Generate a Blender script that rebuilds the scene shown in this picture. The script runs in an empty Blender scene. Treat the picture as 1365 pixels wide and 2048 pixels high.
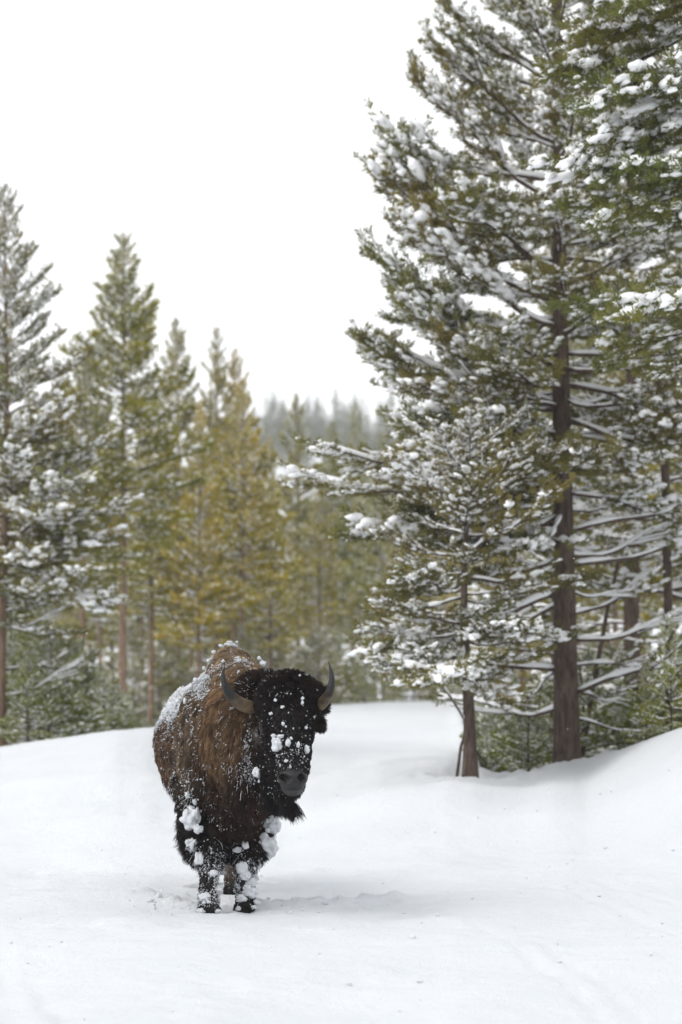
import bpy, math, random
import numpy as np
from mathutils import Vector, Matrix, kdtree
from math import radians, sin, cos, pi

scene = bpy.context.scene
rng = np.random.default_rng(7)
random.seed(7)

# ------------------------------------------------------------------ camera, world, sun, exposure
F = 85.0 / 36.0 * 2048.0
CAMZ = 1.42
FOCUS = 15.75
PITCH = math.atan((1395 - 1024) / F)
cam_d = bpy.data.cameras.new('camera')
cam = bpy.data.objects.new('camera', cam_d)
scene.collection.objects.link(cam)
scene.camera = cam
cam.location = (0, 0, CAMZ)
cam.rotation_euler = (radians(90) + PITCH, 0, 0)
cam_d.sensor_fit = 'VERTICAL'
cam_d.sensor_height = 36.0
cam_d.sensor_width = 24.0
cam_d.lens = 85.0
cam_d.clip_start = 0.1
cam_d.clip_end = 3000
cam_d.dof.use_dof = True
cam_d.dof.focus_distance = FOCUS
cam_d.dof.aperture_fstop = 2.0
cam_d.dof.aperture_blades = 0

SUN_EL, SUN_AZ = radians(46), radians(-112)     # azimuth from +Y (behind the animal), negative = from the left
world = bpy.data.worlds.new('World')
scene.world = world
world.use_nodes = True
wn, wl = world.node_tree.nodes, world.node_tree.links
wn.clear()
wo = wn.new('ShaderNodeOutputWorld')
bg = wn.new('ShaderNodeBackground')
sky = wn.new('ShaderNodeTexSky')
sky.sky_type = 'NISHITA'
sky.sun_disc = False
sky.sun_elevation = SUN_EL
sky.sun_rotation = SUN_AZ
hs = wn.new('ShaderNodeHueSaturation')
hs.inputs['Saturation'].default_value = 0.25
wl.new(sky.outputs[0], hs.inputs['Color'])
mixw = wn.new('ShaderNodeMix')
mixw.data_type = 'RGBA'
mixw.inputs['Factor'].default_value = 0.88
wl.new(hs.outputs[0], mixw.inputs['A'])
mixw.inputs['B'].default_value = (9.85, 9.97, 10.15, 1)     # closed white overcast
wl.new(mixw.outputs['Result'], bg.inputs['Color'])
bg.inputs['Strength'].default_value = 0.105
wl.new(bg.outputs[0], wo.inputs['Surface'])

sun_d = bpy.data.lights.new('sun', 'SUN')
sun_d.energy = 1.25
sun_d.angle = radians(32)
sun_d.color = (1.0, 0.955, 0.90)
sun = bpy.data.objects.new('sun', sun_d)
scene.collection.objects.link(sun)
sdir = Vector((sin(SUN_AZ) * cos(SUN_EL), cos(SUN_AZ) * cos(SUN_EL), sin(SUN_EL)))
sun.rotation_euler = (-sdir).to_track_quat('-Z', 'Y').to_euler()
sun.location = (-10, 10, 20)

scene.render.engine = 'CYCLES'
scene.view_settings.view_transform = 'Standard'
scene.view_settings.look = 'None'
scene.view_settings.exposure = 0.40
scene.view_settings.gamma = 1
scene.view_settings.use_curve_mapping = False
cy = scene.cycles
cy.use_denoising = True
cy.max_bounces = 8
cy.diffuse_bounces = 4
cy.glossy_bounces = 2
cy.transmission_bounces = 4
cy.volume_bounces = 1
cy.transparent_max_bounces = 4
cy.use_adaptive_sampling = True
cy.adaptive_threshold = 0.02
scene.render.film_transparent = False
C = scene.collection


def at(px, py, Y):
    u, v = (px - 682.5) / F, (1024 - py) / F
    d = Vector((u, cos(PITCH) - v * sin(PITCH), sin(PITCH) + v * cos(PITCH)))
    s = Y / d.y
    return Vector((d.x * s, Y, CAMZ + d.z * s))


def xat(px, Y):
    return (px - 682.5) / F * Y


# ------------------------------------------------------------------ noise
def _hash(i, j, k, s):
    h = (i * 374761393 + j * 668265263 + k * 2147483647 + s * 974711) & 0xFFFFFFFF
    h = ((h ^ (h >> 13)) * 1274126177) & 0xFFFFFFFF
    h = h ^ (h >> 16)
    return (h & 0xFFFF) / 65535.0


def vnoise(p, seed=0):
    """value noise in [-1,1]; p is (n,3)"""
    p = np.asarray(p, dtype=np.float64)
    i = np.floor(p).astype(np.int64)
    f = p - i
    f = f * f * f * (f * (f * 6 - 15) + 10)
    i = i + 100000
    r = 0
    for a in (0, 1):
        wa = f[:, 0] if a else 1 - f[:, 0]
        for b in (0, 1):
            wb = f[:, 1] if b else 1 - f[:, 1]
            for c in (0, 1):
                wc = f[:, 2] if c else 1 - f[:, 2]
                r = r + wa * wb * wc * _hash(i[:, 0] + a, i[:, 1] + b, i[:, 2] + c, seed)
    return r * 2 - 1


def fbm(p, octv=4, seed=0):
    r, a, s = 0, 0.5, 1.0
    for o in range(octv):
        r = r + a * vnoise(np.asarray(p) * s, seed + o * 17)
        a *= 0.5
        s *= 2.03
    return r


def sstep(x, a=0.0, b=1.0):
    t = np.clip((x - a) / (b - a), 0, 1)
    return t * t * (3 - 2 * t)


# ------------------------------------------------------------------ mesh helpers
def mesh_from(name, verts, tris, mats=(), midx=None, smooth=True):
    verts = np.ascontiguousarray(verts, dtype=np.float32)
    tris = np.ascontiguousarray(tris, dtype=np.int32)
    m = bpy.data.meshes.new(name)
    m.vertices.add(len(verts))
    m.vertices.foreach_set('co', verts.ravel())
    n = len(tris)
    w = tris.shape[1]
    m.loops.add(n * w)
    m.loops.foreach_set('vertex_index', tris.ravel())
    m.polygons.add(n)
    m.polygons.foreach_set('loop_start', np.arange(0, n * w, w, dtype=np.int32))
    if midx is not None:
        m.polygons.foreach_set('material_index', np.asarray(midx, dtype=np.int32))
    m.polygons.foreach_set('use_smooth', np.full(n, smooth))
    for mt in mats:
        m.materials.append(mt)
    m.update(calc_edges=True)
    return m


def link(name, data, parent=None, loc=(0, 0, 0), rot=(0, 0, 0), scale=(1, 1, 1), color=None):
    o = bpy.data.objects.new(name, data)
    C.objects.link(o)
    o.location, o.rotation_euler, o.scale = loc, rot, scale
    if parent is not None:
        o.parent = parent
    if color is not None:
        o.color = color
    return o


def tag(o, label=None, cat=None, group=None, kind=None):
    for k, v in (('label', label), ('category', cat), ('group', group), ('kind', kind)):
        if v:
            o[k] = v
    return o


class Acc:
    def __init__(s):
        s.v, s.t, s.n = [], [], 0

    def add(s, v, t):
        s.v.append(np.asarray(v, dtype=np.float32))
        s.t.append(np.asarray(t, dtype=np.int32) + s.n)
        s.n += len(v)

    def arrays(s):
        if not s.v:
            return np.zeros((0, 3), np.float32), np.zeros((0, 3), np.int32)
        return np.concatenate(s.v), np.concatenate(s.t)


def tube(pts, rad, k=7):
    pts = np.asarray(pts, float)
    n = len(pts)
    d = np.gradient(pts, axis=0)
    d /= np.linalg.norm(d, axis=1)[:, None] + 1e-9
    ref = np.array([0.0, 0, 1]) if abs(d[:, 2]).mean() < 0.8 else np.array([1.0, 0, 0])
    a = np.cross(d, ref)
    a /= np.linalg.norm(a, axis=1)[:, None] + 1e-9
    b = np.cross(d, a)
    th = np.arange(k) / k * 2 * pi
    rad = np.asarray(rad, float)
    ring = pts[:, None] + rad[:, None, None] * (np.cos(th)[None, :, None] * a[:, None] + np.sin(th)[None, :, None] * b[:, None])
    v = np.concatenate([ring.reshape(-1, 3), pts[:1], pts[-1:]])
    t = []
    for i in range(n - 1):
        for j in range(k):
            p, q = i * k + j, i * k + (j + 1) % k
            t += [(p, q, q + k), (p, q + k, p + k)]
    for j in range(k):
        t.append((n * k, (j + 1) % k, j))
        t.append((n * k + 1, (n - 1) * k + j, (n - 1) * k + (j + 1) % k))
    return v, np.array(t)[:, ::-1]


def ico(level):
    import bmesh
    bm = bmesh.new()
    bmesh.ops.create_icosphere(bm, subdivisions=level, radius=1)
    v = np.array([p.co[:] for p in bm.verts])
    t = np.array([[q.index for q in f.verts] for f in bm.faces])
    bm.free()
    return v, t


ICO = {1: ico(1), 2: ico(2), 3: ico(3), 4: ico(4)}


def blob(level, c, r, amp=0.25, freq=1.3, seed=0):
    v, t = ICO[level]
    n = fbm(v * freq + seed * 7.31, 3 if level > 2 else 2, seed)
    vv = v * (1 + amp * n)[:, None] * np.asarray(r)
    return vv + np.asarray(c), t


# ------------------------------------------------------------------ materials
def new_mat(name):
    m = bpy.data.materials.new(name)
    m.use_nodes = True
    nt = m.node_tree
    b = nt.nodes['Principled BSDF']
    return m, nt, b


def noise_node(nt, scale, detail=4, rough=0.55, vec=None):
    n = nt.nodes.new('ShaderNodeTexNoise')
    n.inputs['Scale'].default_value = scale
    n.inputs['Detail'].default_value = detail
    n.inputs['Roughness'].default_value = rough
    if vec is not None:
        nt.links.new(vec, n.inputs['Vector'])
    return n


def ramp(nt, fac, stops):
    r = nt.nodes.new('ShaderNodeValToRGB')
    e = r.color_ramp.elements
    e[0].position, e[0].color = stops[0][0], (*stops[0][1], 1)
    e[1].position, e[1].color = stops[-1][0], (*stops[-1][1], 1)
    for p, c in stops[1:-1]:
        x = e.new(p)
        x.color = (*c, 1)
    nt.links.new(fac, r.inputs[0])
    return r


def bump(nt, b, h, strength, dist):
    bp = nt.nodes.new('ShaderNodeBump')
    bp.inputs['Strength'].default_value = strength
    bp.inputs['Distance'].default_value = dist
    nt.links.new(h, bp.inputs['Height'])
    nt.links.new(bp.outputs[0], b.inputs['Normal'])
    return bp


def mat_ground():
    m, nt, b = new_mat('snow_ground')
    geo = nt.nodes.new('ShaderNodeNewGeometry')
    n1 = noise_node(nt, 0.9, 6, 0.6, geo.outputs['Position'])
    r = ramp(nt, n1.outputs[0], [(0.3, (0.69, 0.722, 0.758)), (0.7, (0.738, 0.762, 0.79))])
    nt.links.new(r.outputs[0], b.inputs['Base Color'])
    b.inputs['Roughness'].default_value = 0.65
    b.inputs['Specular IOR Level'].default_value = 0.25
    n2 = noise_node(nt, 14, 8, 0.72, geo.outputs['Position'])
    n3 = noise_node(nt, 85, 4, 0.7, geo.outputs['Position'])
    mx = nt.nodes.new('ShaderNodeMath')
    mx.operation = 'MULTIPLY_ADD'
    nt.links.new(n3.outputs[0], mx.inputs[0])
    mx.inputs[1].default_value = 0.42
    nt.links.new(n2.outputs[0], mx.inputs[2])
    bump(nt, b, mx.outputs[0], .8, 0.032)
    return m


def mat_snow(name, col=(0.86, 0.88, 0.91), bs=0.5):
    m, nt, b = new_mat(name)
    b.inputs['Base Color'].default_value = (*col, 1)
    b.inputs['Roughness'].default_value = 0.6
    b.inputs['Specular IOR Level'].default_value = 0.3
    geo = nt.nodes.new('ShaderNodeNewGeometry')
    n = noise_node(nt, 70, 5, 0.7, geo.outputs['Position'])
    bump(nt, b, n.outputs[0], bs, 0.02)
    return m


def mat_bark(name, c0, c1):
    m, nt, b = new_mat(name)
    tc = nt.nodes.new('ShaderNodeTexCoord')
    mp = nt.nodes.new('ShaderNodeMapping')
    mp.inputs['Scale'].default_value = (9, 9, 2.2)
    nt.links.new(tc.outputs['Object'], mp.inputs['Vector'])
    n = noise_node(nt, 2.2, 8, 0.68, mp.outputs[0])
    r = ramp(nt, n.outputs[0], [(0.32, c0), (0.66, c1)])
    nt.links.new(r.outputs[0], b.inputs['Base Color'])
    b.inputs['Roughness'].default_value = 0.95
    b.inputs['Specular IOR Level'].default_value = 0.15
    bump(nt, b, n.outputs[0], 1.0, 0.05)
    return m


def mat_needles():
    m, nt, b = new_mat('pine_needles')
    oi = nt.nodes.new('ShaderNodeObjectInfo')
    geo = nt.nodes.new('ShaderNodeNewGeometry')
    n = noise_node(nt, 1.7, 3, 0.6, geo.outputs['Position'])
    r = ramp(nt, n.outputs[0], [(0.3, (0.62, 0.68, 0.66)), (0.5, (1, 1, 1)), (0.72, (1.35, 1.25, 0.95))])
    mx = nt.nodes.new('ShaderNodeMix')
    mx.data_type = 'RGBA'
    mx.blend_type = 'MULTIPLY'
    mx.inputs['Factor'].default_value = 1
    nt.links.new(oi.outputs['Color'], mx.inputs['A'])
    nt.links.new(r.outputs[0], mx.inputs['B'])
    nt.links.new(mx.outputs['Result'], b.inputs['Base Color'])
    b.inputs['Roughness'].default_value = 0.5
    b.inputs['Specular IOR Level'].default_value = 0.35
    tr = nt.nodes.new('ShaderNodeBsdfTranslucent')
    nt.links.new(mx.outputs['Result'], tr.inputs['Color'])
    ms = nt.nodes.new('ShaderNodeMixShader')
    ms.inputs[0].default_value = 0.42
    nt.links.new(b.outputs[0], ms.inputs[1])
    nt.links.new(tr.outputs[0], ms.inputs[2])
    nt.links.new(ms.outputs[0], nt.nodes['Material Output'].inputs['Surface'])
    return m


M_GROUND = mat_ground()
M_SNOW = mat_snow('snow_clumps', (0.93, 0.935, 0.945), 0.25)
M_FURSNOW = mat_snow('snow_on_fur', (0.74, 0.765, 0.80), 1.0)
M_BARK = mat_bark('bark', (0.045, 0.032, 0.027), (0.17, 0.125, 0.10))
M_BARK2 = mat_bark('bark_pale', (0.13, 0.085, 0.06), (0.34, 0.24, 0.17))
M_NEEDLE = mat_needles()

# ------------------------------------------------------------------ terrain
CR_PX = [-900, -300, 0, 100, 230, 300, 400, 560, 650, 760, 905, 927, 949, 985, 1050, 1105, 1170, 1250, 1365, 1600, 2200]
CR_SY = [1560, 1520, 1496, 1481, 1461, 1456, 1450, 1425, 1409, 1403, 1402, 1412, 1541, 1553, 1551, 1531, 1521, 1490, 1448, 1400, 1380]
CR_Y = [26, 29, 31, 31, 31, 32, 36, 50, 58, 62, 62, 52, 25.5, 25, 25, 25.5, 26, 25, 23.5, 22, 22]
CR_DIP = [.5, .5, .4, .4, .4, .4, .35, .3, .25, .25, .25, .4, .75, .8, .8, .7, .6, .6, .5, .5, .5]


_bx = np.arange(-1200, 2600, 4.0)
_gk = np.exp(-(np.arange(-60, 61, 4.0) / 9.0) ** 2 / 2)
_gk /= _gk.sum()


def _smooth(tab):
    v = np.interp(_bx, CR_PX, tab)
    return np.convolve(np.pad(v, 15, mode='edge'), _gk, mode='valid')


CS_SY, CS_Y, CS_DIP = _smooth(CR_SY), _smooth(CR_Y), _smooth(CR_DIP)


def terrain(x, y):
    x = np.asarray(x, float)
    y = np.asarray(y, float)
    b = 682.5 + x / np.maximum(y, 9.0) * F
    yc = np.interp(b, _bx, CS_Y)
    sy = np.interp(b, _bx, CS_SY)
    zc = CAMZ - (sy - 1395) / F * yc
    dip = np.interp(b, _bx, CS_DIP)
    s = np.clip((y - 17.5) / (yc - 17.5), 0, 1)
    up = 0.55 * s + 0.45 * (s * s * (3 - 2 * s))
    # broad convex shoulder close to the crest
    z = zc * np.where(s < 1, 1 - (1 - up) ** 1.25, 1)
    zk = np.interp(b, [480, 620, 760, 900, 950, 985, 1050, 1105, 1170, 1700], [0.0, 0.36, 0.56, 0.645, 0.625, 0.60, 0.61, 0.68, 0.6, 0.5])
    kk = zk * sstep((y - 17.5) / 8.0)
    z = .5 * (z + kk + np.sqrt((z - kk) ** 2 + .002)) - .0224 * np.clip(1 - (y - 17.5) / 8, 0, 1)
    ww = sstep(b, 850, 915) * (1 - sstep(b, 1010, 1150)) * (1 - sstep(y, 24.2, 25.4))
    z = z * (1 - ww) + (kk + .01) * ww
    z = z - dip * sstep((y - yc) / 6.0)
    z = z + 44 * sstep((y - 150) / 300.0) + 14 * sstep((y - 470) / 400)
    sh = x.shape
    P = np.stack([x.ravel(), y.ravel(), np.zeros(x.size)], 1)
    near = np.clip(1 - y.ravel() / 90, 0.0, 1)
    n = 0.13 * fbm(P * np.array([0.26, 0.36, 1]), 3, 3) + 0.055 * fbm(P * 1.3 + 11, 3, 5) * near
    # rougher, wind scoured and trodden patches
    mask = np.clip(fbm(P * 0.8 + 31, 2, 9) * 2.2 + 0.25, 0, 1)
    n = n + near * (0.024 * fbm(P * 5.0, 3, 21) * (0.35 + mask) + 0.009 * fbm(P * 19.0, 2, 23) * mask)
    crest_keep = 1 - 0.7 * np.exp(-((y - yc).ravel() / 4) ** 2)
    z = z + (n * crest_keep).reshape(sh)
    # long low drifts right of the animal
    for gx, gy, sx, sy_, h in ((0.9, 22.5, 1.1, 1.0, .13), (2.2, 21.0, 1.5, .8, .12), (-1.4, 24, 2.0, 1.5, .12), (0.2, 27.5, 1.6, 1.2, .14), (3.3, 19.0, 1.2, .6, .06), (1.4, 30, 1.7, 1.5, .15)):
        z = z + h * np.exp(-((x - gx) / sx) ** 2 - ((y - gy) / sy_) ** 2)
    return z


def ground_detail(x, y):
    """churned snow round the animal's feet, tracks"""
    z = np.zeros_like(x)
    P = np.stack([x.ravel(), y.ravel(), np.zeros(x.size)], 1)
    lump = (np.abs(fbm(P * 13, 3, 41)).reshape(x.shape)) * 1.5 + .5 * np.abs(fbm(P * 4, 2, 43)).reshape(x.shape)
    # ploughed ridge on both sides of the legs
    for (x0, y0, x1, y1, h, w) in ((-1.42, 17.0, -0.93, 16.25, .055, .13), (-0.55, 16.35, 0.30, 16.75, .07, .13), (-0.95, 16.75, -0.6, 16.8, .05, .15),
                                   (0.25, 16.75, 1.0, 16.9, .035, .16), (-1.9, 17.25, -1.4, 17.0, .03, .15)):
        d = np.array([x1 - x0, y1 - y0])
        L = np.hypot(*d)
        t = np.clip(((x - x0) * d[0] + (y - y0) * d[1]) / L ** 2, 0, 1)
        r = np.hypot(x - x0 - t * d[0], y - y0 - t * d[1])
        z += h * .72 * np.exp(-(r / (w * 1.35)) ** 2) * (0.55 + .8 * lump)
    # the trough it has walked in, and hoof holes
    for hx, hy, hr, hd in ((-0.875, 15.93, .12, -.02), (-0.64, 16.2, .12, -.02), (-0.79, 17.5, .12, .07), (-0.98, 17.75, .12, .07), (-0.95, 16.6, .12, .06),
                           (-0.62, 18.3, .12, .06), (-0.9, 18.9, .12, .06), (-0.7, 19.8, .12, .06)):
        r = np.hypot(x - hx, y - hy)
        z += -hd * np.exp(-(r / hr) ** 4) + 0.02 * np.exp(-((r - hr * 1.5) / .05) ** 2) * lump
    for tx, ty in ((xat(1133, 26.6), 26.6), (xat(938, 24.9), 24.9)):
        r = np.hypot(x - tx, y - ty)
        z += -.13 * np.exp(-(r / .30) ** 2) + .05 * np.exp(-((r - .55) / .2) ** 2) * (.4 + lump)
    # old sled tracks, faint parallel grooves
    for (x0, y0, x1, y1, w, h) in ((0.95, 13.9, 1.32, 10.2, .035, .012), (1.12, 13.9, 1.52, 10.2, .03, .010), (0.8, 15.6, 0.95, 13.9, .04, .006), (-1.6, 12.6, -0.9, 9.5, .05, .008),
                                   (1.5, 17.6, 2.1, 14.0, .05, .012), (1.9, 17.9, 2.6, 14.0, .05, .010), (-2.1, 14.8, -1.3, 10.0, .06, .008)):
        d = np.array([x1 - x0, y1 - y0])
        L = np.hypot(*d)
        t = np.clip(((x - x0) * d[0] + (y - y0) * d[1]) / L ** 2, 0, 1)
        r = np.hypot(x - x0 - t * d[0], y - y0 - t * d[1])
        z += -h * np.exp(-(r / w) ** 2) + 0.6 * h * np.exp(-((r - w * 1.8) / (w * .6)) ** 2)
    return z


def ground_z(x, y):
    return float(terrain(np.array([x]), np.array([y]))[0])


def axis(a, b, step, lo, hi, grow=1.13):
    mid = list(np.arange(a, b + 1e-6, step))
    s, p, L = step, a, []
    while p > lo:
        s *= grow
        p -= s
        L.append(p)
    s, p, R = step, mid[-1], []
    while p < hi:
        s = min(s * grow, 25)
        p += s
        R.append(p)
    return np.array(L[::-1] + mid + R)


xs = axis(-2.3, 2.3, 0.040, -420, 420, 1.045)
ys = axis(10.0, 18.2, 0.040, -60, 760, 1.03)
GX, GY = np.meshgrid(xs, ys)
GZ = terrain(GX, GY) + ground_detail(GX, GY)
nx, ny = len(xs), len(ys)
idx = np.arange(nx * ny).reshape(ny, nx)
quads = np.stack([idx[:-1, :-1], idx[:-1, 1:], idx[1:, 1:], idx[1:, :-1]], -1).reshape(-1, 4)
gm = mesh_from('snow_ground', np.stack([GX, GY, GZ], -1).reshape(-1, 3), quads, [M_GROUND])
ground = link('snow_ground', gm)
tag(ground, 'white trampled snow cover rising to soft banks under the trees', kind='structure')
print('ground', nx, ny)


# ------------------------------------------------------------------ pine branches
def unit(v):
    v = np.asarray(v, float)
    return v / (np.linalg.norm(v) + 1e-9)


def tuft(acc, r, p, d, ln, nl, n, w, one=False):
    """bottlebrush of flat needles, each needle bundle one thin triangle"""
    d = unit(d)
    a = unit(np.cross(d, [0.3, 0.2, 1]))
    b = np.cross(d, a)
    th = r.uniform(0, 2 * pi, n)
    u = r.uniform(-0.3, 1, n)
    rad = np.cos(th)[:, None] * a + np.sin(th)[:, None] * b
    base = np.asarray(p) + d * (u * ln)[:, None]
    dirn = rad * r.uniform(.65, 1.1, n)[:, None] + d * r.uniform(.5, 1.2, n)[:, None]
    dirn /= np.linalg.norm(dirn, axis=1)[:, None]
    tip = base + dirn * (nl * r.uniform(.7, 1.15, n))[:, None]
    side = np.cross(dirn, r.normal(size=(n, 3)))
    side /= np.linalg.norm(side, axis=1)[:, None]
    s = side * w * 0.5
    if one:
        acc.add(np.stack([base - s, tip, base + s], 1).reshape(-1, 3), np.arange(n * 3).reshape(n, 3))
        return
    mid = base + (tip - base) * 0.6
    v = np.stack([base, mid - s, tip, mid + s], 1).reshape(-1, 3)
    i = np.arange(n)[:, None] * 4
    t = np.concatenate([i + [0, 1, 2], i + [0, 2, 3]])
    acc.add(v, t)


TIPS = {}


def branch(seed, L, detail, snow=1.0, bare=False, side_n=None, arch=None):
    """a pine branch along +X, 1 unit = 1 m; returns wood, needles, snow arrays"""
    r = np.random.default_rng(seed)
    wood, need, sno = Acc(), Acc(), Acc()
    a0 = r.uniform(-.06, .04)
    b0 = r.uniform(.06, .22) if arch is None else arch
    wob = r.uniform(-.10, .10)
    k = 9 if detail else 5

    def main(s):
        s = np.asarray(s, float)
        return np.stack([L * s, L * wob * np.sin(s * 2.6) + 0 * s, L * (a0 * s + b0 * s ** 2.2) + .02 * L * np.sin(s * 9 + seed)], -1)
    S = np.linspace(0, 1, k)
    r0 = 0.011 * L + 0.004
    wood.add(*tube(main(S), r0 * (1 - .8 * S), 6 if detail else 4))
    lvl = 2 if detail else 1
    nn = (32 if detail else 15)
    nw = 0.0095 if detail else 0.030
    NL = 0.062 if detail else 0.075

    def snow_on(p, d, size, sd):
        d = unit([d[0], d[1], d[2] * .5])
        ang = math.atan2(d[1], d[0])
        v, t = ICO[lvl]
        n = fbm(v * 1.5 + sd * 3.1, 2, 5)
        vv = v * (1 + .6 * n)[:, None] * np.array([size * r.uniform(1.0, 2.0), size * r.uniform(.8, 1.3), size * r.uniform(.4, .75)])
        cz, sz = cos(ang), sin(ang)
        vv = np.stack([vv[:, 0] * cz - vv[:, 1] * sz, vv[:, 0] * sz + vv[:, 1] * cz, vv[:, 2] + vv[:, 0] * d[2] * .7], 1)
        sno.add(vv + np.asarray(p) + [0, 0, size * .55], t)
        if size > .026 and detail:
            for k_ in (-1, 1):
                sz2 = size * r.uniform(.55, .85)
                v1, t1 = ICO[1]
                off = d * k_ * size * r.uniform(.9, 1.7) + np.array([0, 0, size * r.uniform(.1, .45)]) + r.normal(size=3) * size * .3
                sno.add(v1 * (1 + .4 * r.uniform(-1, 1, len(v1)))[:, None] * [sz2 * 1.3, sz2, sz2 * .6] + np.asarray(p) + off, t1)

    def snow_line(pts, w):
        pts = np.asarray(pts).copy()
        n = len(pts)
        q = pts + [0, 0, 1] * (np.full((n, 1), w * 1.05))
        rad = w * (1 + .55 * np.array([fbm(np.array([[p[0] * 9 + seed, p[1] * 9, 0.]]), 2, 3)[0] for p in pts]) * 2)
        rad = np.clip(rad * 1.15 - w * .2, w * .12, None)
        rad[0] *= .3
        rad[-1] *= .4
        sno.add(*tube(q, rad, 7 if detail else 5))
    # snow lying along the main limb
    sl = main(np.linspace(.04, .93, 16 if detail else 7))
    if snow > 0:
        snow_line(sl, (0.016 if bare else 0.018) * (0.6 + .4 * L) * (0.7 + .4 * snow))
    ns = side_n if side_n is not None else int(L * 10) + 4
    for i in range(ns):
        s = .24 + .74 * (i + r.uniform(0, .8)) / ns if not bare else r.uniform(.35, .97)
        if s > .985:
            s = .985
        side = 1 if i % 2 else -1
        if r.random() < .15:
            side = -side
        ang = radians(r.uniform(28, 62)) * side
        tl = L * r.uniform(.22, .44) * (1 - s) ** .55 * (0.5 + min(1, s * 2.2) * .5) + .07
        p0 = main(s)
        up = r.uniform(.0, .35)
        d0 = np.array([cos(ang), sin(ang), up * .4])
        q = np.linspace(0, 1, 5 if detail else 3)
        tw = p0 + tl * (q[:, None] * d0 + (q ** 2)[:, None] * np.array([.18, -.1 * side, up]))
        wood.add(*tube(tw, (.0045 + .004 * tl) * (1 - .6 * q), 4 if detail else 3))
        if bare and r.random() < .75:
            if snow > 0 and r.random() < .8:
                snow_line(tw, .013)
            continue
        if detail and r.random() < .42 * snow:
            snow_line(p0 + tl * (q[:, None] * d0 + (q ** 2)[:, None] * np.array([.18, -.1 * side, up])), .012)
        # tufts along the outer part
        step = .085 if detail else .13
        nt_ = max(2, int(tl * .8 / step))
        for j in range(nt_ + 1):
            f = 1 - .8 * j / max(1, nt_)
            pp = p0 + tl * (f * d0 + f * f * np.array([.18, -.1 * side, up]))
            dd = unit(d0 + np.array([.3 * f, 0, up * 2 * f]) + r.normal(size=3) * .22)
            if j == 0:
                dd = unit(dd + [0, 0, .35])
            tuft(need, r, pp, dd, r.uniform(.05, .09), NL * r.uniform(.8, 1.15), nn, nw, not detail)
            # short spur with its own brush
            if r.random() < (.65 if tl > .2 else .25):
                sd = unit(np.cross([0, 0, 1], dd) * r.choice([-1, 1]) * .9 + dd * .6 + [0, 0, r.uniform(.0, .7)])
                e = pp + sd * r.uniform(.06, .13)
                wood.add(*tube(np.stack([pp, e]), [.003, .002], 3))
                tuft(need, r, e, sd, r.uniform(.04, .08), NL * r.uniform(.8, 1.1), nn, nw, not detail)
                if r.random() < .45 * snow:
                    snow_on(e, sd, r.uniform(.014, .036), i * 7 + j)
            if r.random() < .62 * snow:
                snow_on(pp, dd, r.uniform(.016, .052) * (.7 + .45 * snow), i + j)
        if snow > .5 and r.random() < .28 * snow:
            f = r.uniform(.5, .95)
            snow_on(p0 + tl * (f * d0 + f * f * np.array([.18, -.1 * side, up])), d0, r.uniform(.03, .06) * (.6 + .4 * snow), i)
    # leader brushes
    for f in ((1.0, .95, .9, .84, .78) if not bare else (1.0,)):
        tuft(need, r, main(f), main(1.0) - main(.93) + r.normal(size=3) * .015, .08, NL, nn, nw)
        if f < .97 and r.random() < .7 * snow:
            snow_on(main(f), [1, 0, .2], r.uniform(.02, .045), int(f * 50))
    TIPS[seed] = main(1.0)
    return wood.arrays(), need.arrays(), sno.arrays()


def branch_meshes(name, seed, L, **kw):
    w, n, s = branch(seed, L, True, **kw)
    out = [mesh_from(name + '_wood', *w, [M_BARK])]
    out.append(mesh_from(name + '_needles', *n, [M_NEEDLE], smooth=False))
    out.append(mesh_from(name + '_snow', *s, [M_SNOW]) if len(s[0]) else None)
    out.append(TIPS[seed])
    return out


# detailed library: live, snow-laden and bare limbs (nominal length 1.6 m)
LIVE = [branch_meshes('branch', 100 + i, 1.6, snow=.62) for i in range(6)]
HEAVY = [branch_meshes('branch', 200 + i, 1.6, snow=1.05) for i in range(5)]
LIGHT = [branch_meshes('branch', 300 + i, 1.4, snow=.5) for i in range(4)]
BARE = [branch_meshes('branch', 400 + i, 1.6, snow=1.0, bare=True, side_n=9, arch=.02 + .05 * i) for i in range(5)]
ONLYTIP = [branch_meshes('branch', 500 + i, 2.7, snow=.95, side_n=17) for i in range(2)]


def trunk_mesh(H, r0, seed, mat, bend=0.10, k=12):
    n = 22
    s = np.linspace(0, 1, n)
    r = np.random.default_rng(seed)
    a, b, c, d = r.uniform(-1, 1, 4)
    x = bend * (a * np.sin(s * 3.1) * .6 + .25 * b * np.sin(s * 8))
    y = bend * (c * np.sin(s * 2.7) * .6 + .25 * d * np.sin(s * 7))
    z = s * (H + .4) - .4
    rad = r0 * (1 - s) ** 1.15 + .008
    rad = rad * (1 + .28 * np.exp(-np.maximum(z, 0) / .22))
    v, t = tube(np.stack([x, y, z], 1), rad, k)
    v = v + (fbm(v * np.array([9, 9, 2.]), 2, seed)[:, None] * r0 * .10) * np.array([1, 1, 0])
    return mesh_from('trunk', v, t, [mat]), lambda zz: (float(np.interp(zz, z, x)), float(np.interp(zz, z, y)))


def place_branch(parent, lib, ax, az, tilt, sc, color, roll=0.0, loc=None):
    w, n, s = lib[:3]
    M = Matrix.Rotation(az, 4, 'Z') @ Matrix.Rotation(-tilt, 4, 'Y') @ Matrix.Rotation(roll, 4, 'X')
    o = link('branch', w, parent)
    o.matrix_local = Matrix.Translation(ax) @ M @ Matrix.Scale(sc, 4)
    link('needles', n, o, color=color)['kind'] = 'stuff'
    if s is not None:
        link('snow_cover', s, o)['kind'] = 'stuff'
    return o


def vary(c, r, k=.15):
    f = 1 + r.uniform(-k, k)
    return (c[0] * f * (1 + r.uniform(-k, k) * .6), c[1] * f, c[2] * f, 1)


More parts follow.
